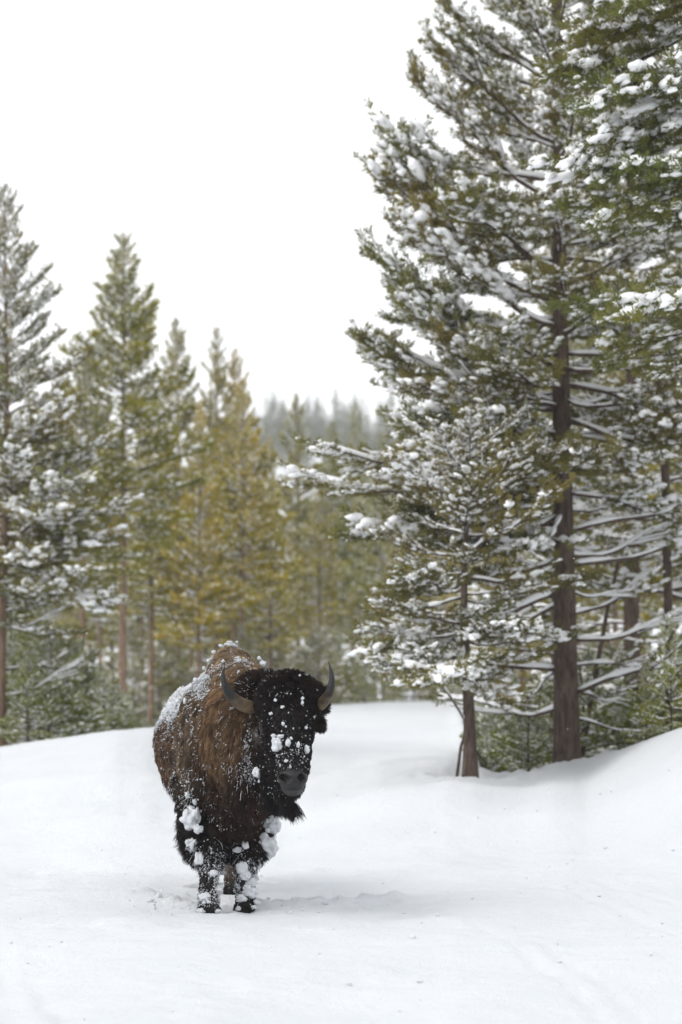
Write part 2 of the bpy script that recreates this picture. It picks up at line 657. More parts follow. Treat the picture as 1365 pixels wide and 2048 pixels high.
def hero_pine(x, y, H, r0, R, base, label, tint, seed, n=100, libs=(LIVE, HEAVY), bark=M_BARK, dead=0, dead_lo=.5, dead_hi=3.0, power=.75,
              tilt_top=48, tilt_bot=-8, name='pine_tree', group=None, zoff=0.0, az_rng=None):
    r = np.random.default_rng(seed)
    z0 = ground_z(x, y) + zoff
    t = link(name, None, loc=(x, y, z0))
    tag(t, label, 'pine tree', group)
    tm, axf = trunk_mesh(H, r0, seed, bark)
    link('trunk', tm, t)
    for i in range(n):
        f = ((i + r.uniform(0, 1)) / n) ** 1.0
        z = base + (H - base) * f * .985
        az = i * 2.399 + r.uniform(-.5, .5)
        if az_rng:
            az = r.uniform(*az_rng)
        ln = R * ((1 - f) ** power) * r.uniform(.48, 1.15) + .12
        if f < .12:
            ln *= .75 + 2 * f
        tilt = radians(tilt_bot + (tilt_top - tilt_bot) * f ** 1.2 + r.uniform(-9, 9))
        lib = libs[r.integers(len(libs))]
        lib = lib[r.integers(len(lib))]
        axx, axy = axf(z)
        place_branch(t, lib, (axx, axy, z), az, tilt, ln / 1.6, vary(tint, r), r.uniform(-.2, .2))
    for i in range(dead):
        z = dead_lo + (dead_hi - dead_lo) * (i + r.uniform(0, 1)) / dead
        az = i * 2.399 + r.uniform(-.6, .6)
        if sin(az) < -.45:
            az = az + (1.4 if cos(az) > 0 else -1.4)
        axx, axy = axf(z)
        lib = BARE[r.integers(len(BARE))]
        place_branch(t, lib, (axx, axy, z), az, radians(r.uniform(-20, 22)), R * r.uniform(.45, .95) / 1.6, vary(tint, r), r.uniform(-.2, .2))
    return t, axf, z0


def aim_branch(t, z0, axf, lib, zb, tip, tint, r, L=1.6):
    """a limb from the trunk at height zb to a given tip"""
    ax = axf(zb)
    a = Vector((t.location.x + ax[0], t.location.y + ax[1], z0 + zb))
    d = Vector(tip) - a
    tp = lib[3]
    az = math.atan2(d.y, d.x) - math.atan2(tp[1], tp[0])
    tilt = math.atan2(d.z, math.hypot(d.x, d.y)) - math.atan2(tp[2], math.hypot(tp[0], tp[1]))
    return place_branch(t, lib, (ax[0], ax[1], zb), az, tilt, d.length / np.linalg.norm(tp), vary(tint, r))


OLIVE = (0.150, 0.145, 0.046)
DEEP = (0.060, 0.075, 0.030)
FRESH = (0.165, 0.175, 0.045)
GOLD = (0.215, 0.165, 0.038)
ORANGE = (0.30, 0.175, 0.035)
GREYG = (0.10, 0.105, 0.06)


rr = np.random.default_rng(5)
# right: the large dark-stemmed pine
big, big_ax, big_z = hero_pine(xat(1133, 26.6), 26.6, 12.6, .142, 2.35, 3.0, 'large snow laden pine with thick dark trunk rising from the right snow bank', (0.19, 0.175, 0.05), 11,
                               n=128, libs=(LIVE, HEAVY, LIVE), dead=34, dead_lo=.45, dead_hi=4.2, power=.88, tilt_top=50, tilt_bot=-12)
for px, py, Y, zb, lib in ((605, 940, 25.6, 3.0, ONLYTIP[0]), (630, 884, 25.8, 3.4, ONLYTIP[1]), (735, 685, 26.2, 3.6, LIVE[0]), (745, 512, 26.4, 4.3, LIVE[1]), (750, 350, 26.4, 5.0, LIVE[2]),
                           (782, 255, 26.2, 5.4, HEAVY[0]), (832, 160, 26.4, 6.2, LIVE[3]), (865, 75, 26.6, 6.9, LIVE[4]), (885, -5, 26.6, 7.6, LIVE[5]), (690, 1075, 25.8, 2.6, HEAVY[2]), (760, 1300, 25.4, 1.9, HEAVY[1]),
                           (800, 600, 26.0, 3.9, HEAVY[3]), (800, 430, 26.0, 4.8, HEAVY[4]), (840, 770, 25.6, 3.6, HEAVY[1]), (790, 840, 25.9, 3.4, LIVE[2]), (860, 900, 25.3, 3.2, HEAVY[0]), (820, 1010, 25.6, 2.9, LIVE[5]),
                           (900, 1080, 25.2, 2.7, HEAVY[3]), (950, 820, 25.2, 3.5, HEAVY[4]), (960, 980, 25.0, 3.0, LIVE[1]), (880, 680, 25.8, 3.9, LIVE[3]), (1010, 1110, 25.0, 2.7, HEAVY[2]), (770, 1180, 25.8, 2.3, LIVE[4])):
    aim_branch(big, big_z, big_ax, lib, zb, at(px, py, Y), (0.19, 0.175, 0.05), rr)

# right: small tree with short trunk at the foot of the bank
sm, sm_ax, sm_z = hero_pine(xat(938, 24.9), 24.9, 3.5, .078, 1.6, 1.0, 'small pine with short thin trunk left of the large dark trunk, loaded with snow', (0.19, 0.175, 0.05), 12, n=48,
                            libs=(LIVE, LIVE, HEAVY), dead=0, power=.28, tilt_top=25, tilt_bot=-18, zoff=-.05)
_q = np.linspace(0, 1, 16)
_a = np.array([*sm_ax(.55), .55])
_b = np.array(at(795, 1295, 24.6)) - np.array(sm.location)
_l = _a + (_b - _a) * _q[:, None] + np.array([0, 0, 1.]) * (.16 * np.sin(_q * pi) * (1 - .4 * _q))[:, None]
_br = link('branch', mesh_from('branch', *tube(_l, .014 * (1 - .7 * _q), 7), [M_BARK]), sm)
link('snow_cover', mesh_from('snow_cover', *tube(_l + [0, 0, .014], .010 + .004 * np.sin(_q * 23), 7), [M_SNOW]), _br)['kind'] = 'stuff'
aim_branch(sm, sm_z, sm_ax, HEAVY[0], 1.3, at(830, 1300, 23.9), OLIVE, rr)
aim_branch(sm, sm_z, sm_ax, HEAVY[1], 1.5, at(1000, 1250, 23.6), OLIVE, rr)

# tall pines directly behind the large one
hero_pine(xat(1112, 31), 31, 14.2, .11, 1.9, 3.2, 'tall slim pine standing close behind the large dark trunk', (0.20, 0.182, 0.052), 13, n=34, libs=(LIVE, LIVE, HEAVY), dead=8, power=.6)
hero_pine(xat(1262, 33), 33, 14.0, .13, 2.1, 3.0, 'brown trunked pine partly hidden right of the large dark trunk', (0.20, 0.182, 0.052), 14, n=58, libs=(LIVE, HEAVY), dead=10, power=.6)
hero_pine(xat(1390, 29), 29, 12.0, .12, 2.2, 1.8, 'snowy pine at the right edge behind the bank', (0.21, 0.19, 0.052), 15, n=60, libs=(LIVE, HEAVY), dead=8, power=.6)
# near green pine whose limbs reach in at the top right
nearp, near_ax, near_z = hero_pine(xat(1530, 22.2), 22.2, 11.5, .15, 2.3, 3.3, 'fresh green pine with thick drooping limbs reaching in at top right', FRESH, 16, n=80, libs=(LIGHT, LIVE, LIGHT), dead=0,
                                   power=.42, tilt_top=30, tilt_bot=-25)
for px, py, Y, zb, lib in ((1135, 320, 21.2, 5.9, HEAVY[0]), (1165, 60, 21.4, 6.9, LIGHT[0]), (1120, 150, 21.6, 6.6, LIGHT[1]), (1180, 215, 21.0, 6.3, LIVE[2]), (1255, 640, 20.6, 4.1, HEAVY[2]), (1220, 420, 21.2, 5.3, LIVE[4]),
                           (1290, 180, 20.8, 5.9, HEAVY[1]), (1150, -30, 21.2, 7.6, LIGHT[2]), (1240, 20, 20.9, 7.2, LIGHT[3]), (1250, 330, 20.9, 5.7, LIGHT[0])):
    aim_branch(nearp, near_z, near_ax, lib, zb, at(px, py, Y), FRESH, rr)

# left: the snowy pine cut by the left edge
lp, lp_ax, lp_z = hero_pine(xat(2, 34.0), 34.0, 8.1, .085, 1.75, 1.75, 'broad pine with heavy snow on its lower limbs at the left edge', (0.23, 0.215, 0.062), 17, n=130, libs=(LIVE, LIGHT), bark=M_BARK2, dead=8,
                            dead_lo=.6, dead_hi=2.2, power=.7, tilt_top=55, tilt_bot=-10)
for px, py, Y, zb, lib in ((262, 992, 33.4, 3.1, ONLYTIP[0]), (215, 1195, 33.0, 2.5, HEAVY[0]), (240, 1060, 33.2, 2.8, HEAVY[1]), (215, 880, 33.4, 3.6, HEAVY[2]), (170, 960, 32.6, 3.3, HEAVY[3]), (110, 1010, 32.4, 3.1, HEAVY[4]),
                           (190, 1130, 32.5, 2.6, ONLYTIP[1]), (60, 1100, 32.4, 2.8, HEAVY[0]), (90, 1180, 32.4, 2.4, HEAVY[2]), (30, 900, 32.5, 3.5, HEAVY[1]), (130, 800, 33, 4.1, HEAVY[0])):
    aim_branch(lp, lp_z, lp_ax, lib, zb, at(px, py, Y), (0.23, 0.215, 0.062), rr)


# ------------------------------------------------------------------ lighter joined trees for the woods behind
def low_crown(seed, H, R, base, n, snow, power=.7, dead=6):
    r = np.random.default_rng(seed)
    lib = [branch(seed * 31 + i, 1.3, False, snow=snow) for i in range(7)]
    bare = [branch(seed * 31 + 50 + i, 1.3, False, snow=1, bare=True, side_n=5, arch=.05) for i in range(3)]
    A = [Acc(), Acc(), Acc()]

    def put(b, z, az, tilt, sc):
        M = np.array(Matrix.Translation((0, 0, z)) @ Matrix.Rotation(az, 4, 'Z') @ Matrix.Rotation(-tilt, 4, 'Y') @ Matrix.Scale(sc, 4))
        for a, (v, t) in zip(A, b):
            if len(v):
                a.add(v @ M[:3, :3].T + M[:3, 3], t)
    for i in range(n):
        f = (i + r.uniform(0, 1)) / n
        z = base + (H - base) * f * .985
        ln = R * (1 - f) ** power * r.uniform(.42, 1.22) + .16
        if f < .15:
            ln *= .6 + 2.6 * f
        put(lib[r.integers(7)], z, i * 2.399 + r.uniform(-.6, .6), radians(-6 + 62 * f ** 1.1 + r.uniform(-12, 12)), ln / 1.3)
    for i in range(dead):
        put(bare[r.integers(3)], r.uniform(.1, 1) * base, r.uniform(0, 6.28), radians(r.uniform(-15, 20)), R * r.uniform(.3, .8) / 1.3)
    return A


def tree_kind(seed, H, R, base, n, snow, r0, bark, **kw):
    A = low_crown(seed, H, R, base, n, snow, **kw)
    tm, _ = trunk_mesh(H, r0, seed, bark, k=8)
    w, nd, s = (a.arrays() for a in A)
    return (tm, mesh_from('twigs', *w, [M_BARK]), mesh_from('crown', *nd, [M_NEEDLE], smooth=False), mesh_from('snow_cover', *s, [M_SNOW]))


K_TALL = [tree_kind(21, 10, 1.45, 3.9, 125, .85, .085, M_BARK2), tree_kind(22, 10, 1.3, 3.4, 120, .9, .08, M_BARK2), tree_kind(23, 10, 1.55, 2.5, 130, .8, .09, M_BARK2, power=.85)]
K_SNOWY = [tree_kind(24, 10, 1.6, 2.0, 130, .7, .09, M_BARK), tree_kind(25, 10, 1.5, 3.0, 120, .65, .09, M_BARK2)]
K_SAP = [tree_kind(26, 3, 1.0, .15, 50, 1.0, .035, M_BARK, dead=0, power=.8), tree_kind(27, 3, .85, .1, 46, .9, .035, M_BARK, dead=0), tree_kind(28, 3, 1.2, .1, 50, 1.2, .035, M_BARK, dead=0, power=.6)]
K_FAR = [tree_kind(29, 10, 1.6, 1.0, 60, .35, .09, M_BARK, dead=0)]


def pine(kind, x, y, sc, scxy, rz, tint, label, name='pine_tree', cat='pine tree', group=None, sink=.05):
    t = link(name, None, loc=(x, y, ground_z(x, y) - sink), rot=(0, 0, rz), scale=(sc * scxy, sc * scxy, sc))
    tag(t, label, cat, group)
    tr, tw, cr, sn = kind
    link('trunk', tr, t)
    link('twigs', tw, t)
    link('crown', cr, t, color=(tint[0] * 2.5, tint[1] * 2.6, tint[2] * .9, 1))
    link('snow_cover', sn, t)['kind'] = 'stuff'
    return t


def pine_at(kind, nomH, px, pytop, Y, wide, rz, tint, label, **kw):
    x = xat(px, Y)
    top = at(px, pytop, Y).z
    sc = (top - ground_z(x, Y) + .05) / nomH
    return pine(kind, x, Y, sc, wide, rz, tint, label, **kw)


DOL = (0.12, 0.105, 0.035)
pine_at(K_TALL[0], 10, 243, 470, 50, 1.12, .3, (0.135, 0.122, 0.036), 'tall pointed olive pine with bare pale lower trunk, second from the left')
pine_at(K_TALL[1], 10, 351, 640, 60, 1.0, 1.3, (0.14, 0.12, 0.036), 'slim olive pine with pointed top right of the tall pointed one')
pine_at(K_TALL[2], 10, 431, 652, 62, .9, 2.2, (0.15, 0.125, 0.036), 'olive pine with forked top between the slim and the golden pine')
pine_at(K_TALL[0], 10, 485, 765, 57, .95, 4.2, (0.20, 0.160, 0.036), 'golden orange tinted pine at the right end of the left grove')
pine_at(K_TALL[1], 10, 470, 700, 64, .95, 0.2, (0.19, 0.14, 0.036), 'yellowish pine close behind the golden one')
pine_at(K_TALL[2], 10, 540, 870, 60, .8, 1.2, (0.19, 0.16, 0.038), 'short yellow green pine beside the golden one, over the hump of the bison')
pine_at(K_TALL[1], 10, 302, 770, 55, 1.1, 3.2, (0.16, 0.135, 0.036), 'lower olive pine in the gap between the two tallest left pines')
pine_at(K_TALL[2], 10, 400, 800, 54, .9, 5.2, (0.20, 0.155, 0.036), 'low yellow pine standing in front of the slim olive pine')
pine_at(K_TALL[0], 10, 165, 700, 48, 1.1, 5.0, (0.12, 0.11, 0.036), 'olive pine between the left edge pine and the tall pointed one')
pine_at(K_SNOWY[0], 10, -60, 520, 40, 1.3, 1.0, (0.11, 0.105, 0.04), 'snowy pine mostly cut off by the left picture edge')
pine_at(K_TALL[1], 10, 593, 790, 74, .95, 2.0, (0.13, 0.115, 0.045), 'grey olive pine with pointed top in the middle gap')
pine_at(K_TALL[0], 10, 664, 845, 84, .85, 3.0, (0.12, 0.115, 0.05), 'thin hazy pine right of the middle gap pine')
pine_at(K_TALL[2], 10, 712, 800, 92, .8, 4.0, (0.12, 0.115, 0.05), 'hazy pine behind the tip of the long snowy limb')
pine_at(K_TALL[1], 10, 768, 860, 80, .9, 5.0, (0.13, 0.12, 0.045), 'hazy pine half hidden by the outer limbs of the large pine')
pine_at(K_TALL[0], 10, 640, 960, 70, .9, 1.0, (0.17, 0.14, 0.04), 'yellowish low pine above the head of the bison')

# the woods filling in behind
lab_l = 'slender pine among the crowded woods behind the front trees on the left'
lab_r = 'pine among the dense woods behind the large dark trunk on the right'
r = np.random.default_rng(77)
kinds = K_TALL + K_SNOWY
for i in range(46):
    Y = r.uniform(66, 150)
    px = -120 + 1030 * ((i + r.uniform(0, .9)) / 46)
    top = (930 if px > 520 else 840) + r.uniform(-30, 150)
    g = r.uniform(0, 1)
    tint = tuple(np.array((0.125, 0.115, 0.042)) * (1 - g) + np.array((0.2, 0.155, 0.04)) * g)
    pine_at(kinds[r.integers(3)], 10, px, top, Y, r.uniform(.85, 1.2), r.uniform(0, 6.28), tint, lab_l, group='woods behind the left grove')
for i in range(20):
    Y = r.uniform(38, 75)
    px = 1000 + 620 * ((i + r.uniform(0, .9)) / 20)
    top = r.uniform(420, 800) if px > 1100 else r.uniform(760, 960)
    pine_at(kinds[r.integers(5)], 10, px, top, Y, r.uniform(1.0, 1.35) * (.8 if top < 400 else 1), r.uniform(0, 6.28), (0.12 + r.uniform(0, .03), 0.115, 0.045), lab_r, group='woods behind the large pine')

# far slope
lab_f = 'grey hazy pine on the far wooded slope'
for i in range(130):
    Y = r.uniform(330, 500)
    px = 455 + 365 * ((i + r.uniform(0, 1)) / 130)
    x = xat(px, Y)
    pine(K_FAR[0], x, Y, r.uniform(.7, 1.15), r.uniform(.9, 1.3), r.uniform(0, 6.28), (0.05, 0.058, 0.042), lab_f, group='pines on the far slope')
for px, py, Y in ((546, 800, 420), (528, 830, 415), (560, 812, 416), (670, 770, 405), (715, 793, 410), (690, 815, 406), (645, 825, 405), (738, 835, 400), (480, 815, 420), (600, 835, 415), (760, 850, 404)):
    pine_at(K_FAR[0], 10, px, py, Y, 1.0, px, (0.05, 0.058, 0.042), lab_f, group='pines on the far slope')

# saplings and undergrowth at the edge of the woods
lab_s = 'snow covered pine sapling in the undergrowth left of the bison'
for i in range(34):
    px = -40 + 390 * (i + r.uniform(0, .9)) / 34
    Y = r.uniform(33.5, 46)
    top = r.uniform(1180, 1400) + max(0, px - 150) * .35
    pine_at(K_SAP[r.integers(3)], 3, px, min(max(top, 1180 + max(0, px - 60) * 1.1), 1430), Y, r.uniform(.75, 1.5), r.uniform(0, 6.28), (0.10, 0.105, 0.04), lab_s, name='pine_sapling', cat='sapling', group='saplings under the left trees', sink=.12)
r2 = np.random.default_rng(78)
for i in range(30):
    px = 90 + 560 * (i + r2.uniform(0, .9)) / 30
    Y = r2.uniform(51, 66)
    pine_at(K_SAP[r2.integers(3)], 3, px, r2.uniform(1240, 1400), Y, r2.uniform(.9, 1.6), r2.uniform(0, 6.28), (0.12, 0.105, 0.042), 'blurred young sapling between the bare lower trunks of the left grove', name='pine_sapling', cat='sapling', group='saplings among the left trunks', sink=.12)
lab_m = 'low sapling at the far snow edge behind the bison'
for i in range(26):
    px = 330 + 590 * (i + r.uniform(0, .9)) / 26
    Y = r.uniform(64, 84)
    pine_at(K_SAP[r.integers(3)], 3, px, r.uniform(1230, 1370), Y, r.uniform(.8, 1.5), r.uniform(0, 6.28), (0.12, 0.12, 0.045), lab_m, name='pine_sapling', cat='sapling', group='saplings along the far snow edge', sink=.12)
lab_q = 'snow covered sapling behind the right snow bank'
for i in range(40):
    px = 962 + 520 * (i + r.uniform(0, .9)) / 40
    Y = r.uniform(26.8, 38)
    base = np.interp(px, CR_PX, CR_SY)
    pine_at(K_SAP[r.integers(3)], 3, px, base - r.uniform(60, 240), Y, r.uniform(.9, 1.6), r.uniform(0, 6.28), (0.095, 0.105, 0.038), lab_q, name='pine_sapling', cat='sapling', group='saplings behind the right bank', sink=.12)
pine_at(K_SAP[1], 3, 1338, 1240, 25.0, .8, 1, (0.13, 0.135, 0.04), 'yellow green sapling at the right edge on top of the bank', name='pine_sapling', cat='sapling')
pine_at(K_SAP[0], 3, 1290, 1330, 25.6, .9, 1, (0.125, 0.125, 0.04), 'smaller sapling left of the yellow green one on the right bank', name='pine_sapling', cat='sapling')


# leaning dead stems carrying snow
def dead_stem(pts, r0, label):
    P = np.array([p[:] for p in pts])
    s = np.linspace(0, 1, len(P))
    q = np.linspace(0, 1, 18)
    Q = np.stack([np.interp(q, s, P[:, k]) for k in range(3)], 1)
    Q[:, 2] += .01 * np.sin(q * 21)
    o = Q[0].copy()
    Q -= o
    t = link('dead_stem', mesh_from('dead_stem', *tube(Q, r0 * (1 - .6 * q) + .006, 7), [M_BARK]), loc=tuple(o))
    dq = np.gradient(Q, axis=0)
    hz_ = np.hypot(dq[:, 0], dq[:, 1]) / (np.linalg.norm(dq, axis=1) + 1e-9)
    w = (r0 * .9 * (1 + .5 * np.sin(q * 17) * np.sin(q * 5 + 1)) + .006) * np.clip(hz_ * 2.2 - .35, .15, 1)
    sn = link('snow_cover', mesh_from('snow_cover', *tube(Q + np.stack([0 * q, 0 * q, w * 1.1], 1), w, 8), [M_SNOW]), t)
    tag(t, label, 'dead stem')
    return t


gz = ground_z(xat(1330, 28), 28)
dead_stem([(xat(1340, 27.5), 27.5, ground_z(xat(1340, 27.5), 27.5) - .1), at(1330, 900, 27.4), at(1300, 610, 27.2), at(1248, 520, 27.0), at(1200, 415, 26.8)], .05, 'leaning dead stem with snow along it, upper right beside the large pine')
dead_stem([(xat(1150, 28.5), 28.5, ground_z(xat(1150, 28.5), 28.5) - .1), at(1195, 1330, 28.4), at(1215, 1220, 28.4), at(1238, 1120, 28.5)], .03, 'thin bent stem with snow on it, just right of the large dark trunk')
dead_stem([(xat(912, 25.0), 25.0, ground_z(xat(912, 25.0), 25.0) - .05), at(921, 1500, 25.0), at(934, 1450, 25.0), at(948, 1390, 25.1)], .012, 'dark dead stick leaning on the small trunk at the snow edge')

#BISON-START
# ------------------------------------------------------------------ bison
BY = 16.2
BO = Vector((xat(456, BY), BY, 0.0))


def bp_(px, z, dy):
    """point in the animal's own frame: x sideways, y from the front hooves backwards, z up"""
    return np.array([xat(px, BY + dy) - BO.x, dy, z])


def zz(py, dy):
    return CAMZ + (1395 - py) / F * (BY + dy)


PR = []          # (region, centre, radii)


def el(region, px, z, dy, rx, ry, rz):
    PR.append((region, bp_(px, z, dy), np.array([rx, ry, rz])))


def chain(region, pts, n=9):
    P = np.array([bp_(*p[:3]) for p in pts])
    R = np.array([p[3] for p in pts])
    s = np.linspace(0, 1, len(P))
    q = np.linspace(0, 1, n)
    for i in q:
        c = np.array([np.interp(i, s, P[:, k]) for k in range(3)])
        rad = np.interp(i, s, R)
        PR.append((region, c, np.array([rad] * 3)))


el('hump', 462, 1.42, .40, .185, .42, .355)
el('hump', 478, 1.38, .15, .215, .34, .31)
el('hump', 440, 1.36, .85, .20, .50, .25)
el('shoulder', 452, 1.16, .30, .345, .50, .44)
el('shoulder', 418, 1.02, .12, .20, .30, .36)
el('chest', 470, .98, .0, .29, .36, .38)
el('chest', 476, .70, -.05, .17, .24, .22)
el('body', 424, 1.08, 1.0, .405, .62, .40)
el('body', 425, .90, .95, .35, .62, .27)
el('body', 396, 1.14, 1.7, .28, .42, .36)
el('body', 405, 1.28, 1.35, .24, .40, .21)
el('neck', 482, 1.20, -.18, .27, .36, .36)
el('neck', 505, 1.16, -.42, .22, .26, .31)
el('neck', 498, .98, -.30, .20, .26, .32)
el('neckdark', 500, .86, -.36, .15, .2, .22)
# head
el('crown', 574, 1.455, -.66, .17, .17, .115)
el('crown', 524, 1.45, -.52, .13, .16, .10)
el('crown', 610, 1.40, -.62, .12, .13, .10)
el('head', 570, 1.36, -.68, .20, .19, .19)
el('head', 574, 1.22, -.76, .175, .16, .19)
el('head', 582, 1.08, -.86, .130, .13, .17)
el('head', 586, 0.985, -.94, .105, .115, .11)
el('muzzle', 586.5, .918, -1.0, .098, .105, .068)
el('muzzle', 586, .868, -.965, .078, .095, .055)
el('muzzle', 586, .830, -.945, .060, .075, .030)
chain('head', [(583, .88, -.84, .085), (560, .98, -.66, .15), (530, 1.12, -.45, .20)], 6)
el('head', 527, 1.14, -.60, .11, .13, .16)
el('beard', 573, .83, -.80, .058, .07, .075)
el('beard', 552, .86, -.68, .075, .09, .08)
# ears: thick tufted
chain('ear', [(512, 1.26, -.60, .055), (490, 1.245, -.58, .05), (468, 1.225, -.56, .028)], 5)
chain('ear', [(622, 1.27, -.58, .045), (634, 1.26, -.55, .042), (643, 1.24, -.52, .024)], 5)
# legs
chain('chap', [(404, .86, .12, .17), (408, .64, .04, .13), (416, .47, -.08, .095), (419, .36, -.16, .078)], 8)
chain('leg', [(419, .36, -.16, .076), (420, .23, -.21, .055), (420, .12, -.24, .062), (420, .075, -.25, .066)], 7)
el('hoof', 420, .035, -.28, .068, .085, .06)
chain('chap', [(500, .86, .12, .16), (502, .64, .06, .125), (498, .47, .0, .095), (495, .36, -.02, .078)], 8)
chain('leg', [(495, .36, -.02, .076), (493, .23, -.04, .055), (493, .12, -.05, .062), (493, .075, -.06, .066)], 7)
el('hoof', 492, .035, -.09, .068, .085, .06)
chain('hind', [(436, .95, 1.6, .20), (455, .70, 1.5, .13), (464, .50, 1.72, .075), (464, .30, 1.50, .052), (465, .12, 1.34, .062)], 16)
el('hoof', 465, .04, 1.30, .06, .08, .055)
chain('hind', [(372, .95, 1.68, .20), (392, .70, 1.62, .13), (408, .50, 1.88, .075), (416, .30, 1.72, .052), (420, .12, 1.62, .062)], 16)
el('hoof', 420, .04, 1.58, .06, .08, .055)
chain('body', [(390, 1.22, 2.08, .05), (388, 1.0, 2.16, .03), (388, .80, 2.16, .022), (388, .66, 2.14, .035)], 14)

acb = Acc()
for reg, c, rd in PR:
    v, t = ICO[3 if rd.max() > .08 else 2]
    acb.add(v * rd + c, t)
tmp = bpy.data.objects.new('tmp', mesh_from('tmp', *acb.arrays()))
C.objects.link(tmp)
md = tmp.modifiers.new('r', 'REMESH')
md.mode = 'VOXEL'
md.voxel_size = 0.0120
ms_ = tmp.modifiers.new('s', 'SMOOTH')
ms_.factor = 0.6
ms_.iterations = 9
dg = bpy.context.evaluated_depsgraph_get()
bm_ = bpy.data.meshes.new_from_object(tmp.evaluated_get(dg))
bpy.data.objects.remove(tmp)
bm_.name = 'bison_body'
nv = len(bm_.vertices)
BV = np.empty(nv * 3, np.float32)
bm_.vertices.foreach_get('co', BV)
BV = BV.reshape(-1, 3).astype(float)

from mathutils.bvhtree import BVHTree


def polys_of(m):
    n = len(m.polygons)
    ls = np.empty(len(m.loops), np.int32)
    m.loops.foreach_get('vertex_index', ls)
    return ls.reshape(n, -1)


BQ = polys_of(bm_)


def make_bvh():
    return BVHTree.FromPolygons([tuple(p) for p in BV], [tuple(q) for q in BQ.tolist()])


bvh = make_bvh()
CAMP = np.array([0, 0, CAMZ]) - np.array(BO)


def hit(px, py):
    """surface point of the animal under a photograph pixel, in its own frame"""
    tgt = np.array(at(px, py, BY)) - np.array(BO)
    d = Vector(tgt - CAMP).normalized()
    loc, nor, i, dist = bvh.ray_cast(Vector(CAMP), d)
    if loc is None:
        print('MISS', px, py)
        loc = Vector(tgt)
        nor = Vector((0, -1, 0))
    return np.array(loc), np.array(nor)


# folds and relief of the hide
NB = np.empty(nv * 3, np.float32)
bm_.vertex_normals.foreach_get('vector', NB)
NB = NB.reshape(-1, 3).astype(float)
hdir = np.array([sin(radians(13)), -cos(radians(13)), -.15])
hdir /= np.linalg.norm(hdir)
side = np.array([cos(radians(13)), sin(radians(13)), 0])


def carve(p, rx, rz, depth, slant=0.0):
    d = BV - p
    a = d @ side
    b = d[:, 2]
    a2 = a * cos(slant) + b * sin(slant)
    b2 = -a * sin(slant) + b * cos(slant)
    c = d @ hdir
    w = np.exp(-(a2 / rx) ** 4 - (b2 / rz) ** 4) * (np.abs(c) < .12)
    BV[:] -= hdir * (w * depth)[:, None]
    return w


bignoise = fbm(BV * 6.0, 3, 5)
notmuz = sstep(np.linalg.norm((BV - bp_(586, .90, -1.0)) / np.array([.16, .2, .14]), axis=1), .8, 1.2)
BV += NB * (bignoise * .016 * notmuz)[:, None]
nlp, _ = hit(572, 1558)
nrp, _ = hit(603, 1556)
wn1 = carve(nlp, .028, .019, .075, radians(-32))
wn2 = carve(nrp, .020, .020, .050, radians(35))
# raised wing round each nostril
for p, sgn in ((nlp, -1), (nrp, 1)):
    d = BV - (p + side * sgn * .022)
    w = np.exp(-((np.linalg.norm(d, axis=1) - .012) / .014) ** 2)
    BV += (hdir * .3 + side * sgn * .7) * (w * .008)[:, None]
mp, _ = hit(587, 1578)
d = BV - mp
wm = np.exp(-((d[:, 2] + .25 * (d @ side) ** 2 / .06) / .006) ** 2) * (np.abs(d @ side) < .075) * (np.abs(d @ hdir) < .1)
BV -= hdir * (wm * .014)[:, None]
bm_.vertices.foreach_set('co', BV.astype(np.float32).ravel())
bm_.update()
bm_.vertex_normals.foreach_get('vector', (tmpn := np.empty(nv * 3, np.float32)))
NB = tmpn.reshape(-1, 3).astype(float)
bvh = make_bvh()

REG = sorted(set(p[0] for p in PR))
COL = {'hump': (.160, .100, .056), 'shoulder': (.090, .056, .033), 'chest': (.030, .016, .010), 'body': (.072, .037, .020), 'neck': (.095, .052, .027), 'neckdark': (.012, .008, .007),
       'crown': (.015, .0085, .0065), 'head': (.0085, .0055, .005), 'muzzle': (.011, .0095, .010), 'beard': (.0075, .006, .0065), 'ear': (.012, .008, .006), 'chap': (.008, .006, .006),
       'leg': (.012, .009, .008), 'hoof': (.015, .013, .012), 'hind': (.05, .028, .018)}
LEN = {'hump': .045, 'shoulder': .052, 'chest': .085, 'body': .034, 'neck': .075, 'neckdark': .11, 'crown': .075, 'head': .028, 'muzzle': .010, 'beard': .160, 'ear': .055, 'chap': .105, 'leg': .036,
       'hoof': .035, 'hind': .018}
DEN = {'hump': 1, 'shoulder': 1, 'chest': 1.1, 'body': .8, 'neck': 1.1, 'neckdark': 1.3, 'crown': 2.2, 'head': 2.0, 'muzzle': 0, 'beard': 3.0, 'ear': 2.2, 'chap': 2.0, 'leg': 1.8, 'hoof': 2.0, 'hind': .9}


def region_w(P):
    W = np.zeros((len(P), len(REG)))
    for reg, c, rd in PR:
        q = np.linalg.norm((P - c) / (rd + .02), axis=1)
        sd = (q - 1) * rd.min()
        w = np.exp(-np.clip(sd, -.05, 1) / .018)
        j = REG.index(reg)
        W[:, j] = np.maximum(W[:, j], w)
    W = W / (W.sum(1)[:, None] + 1e-9)
    return W


def mixv(W, D):
    return W @ np.array([D[r_] for r_ in REG], float)


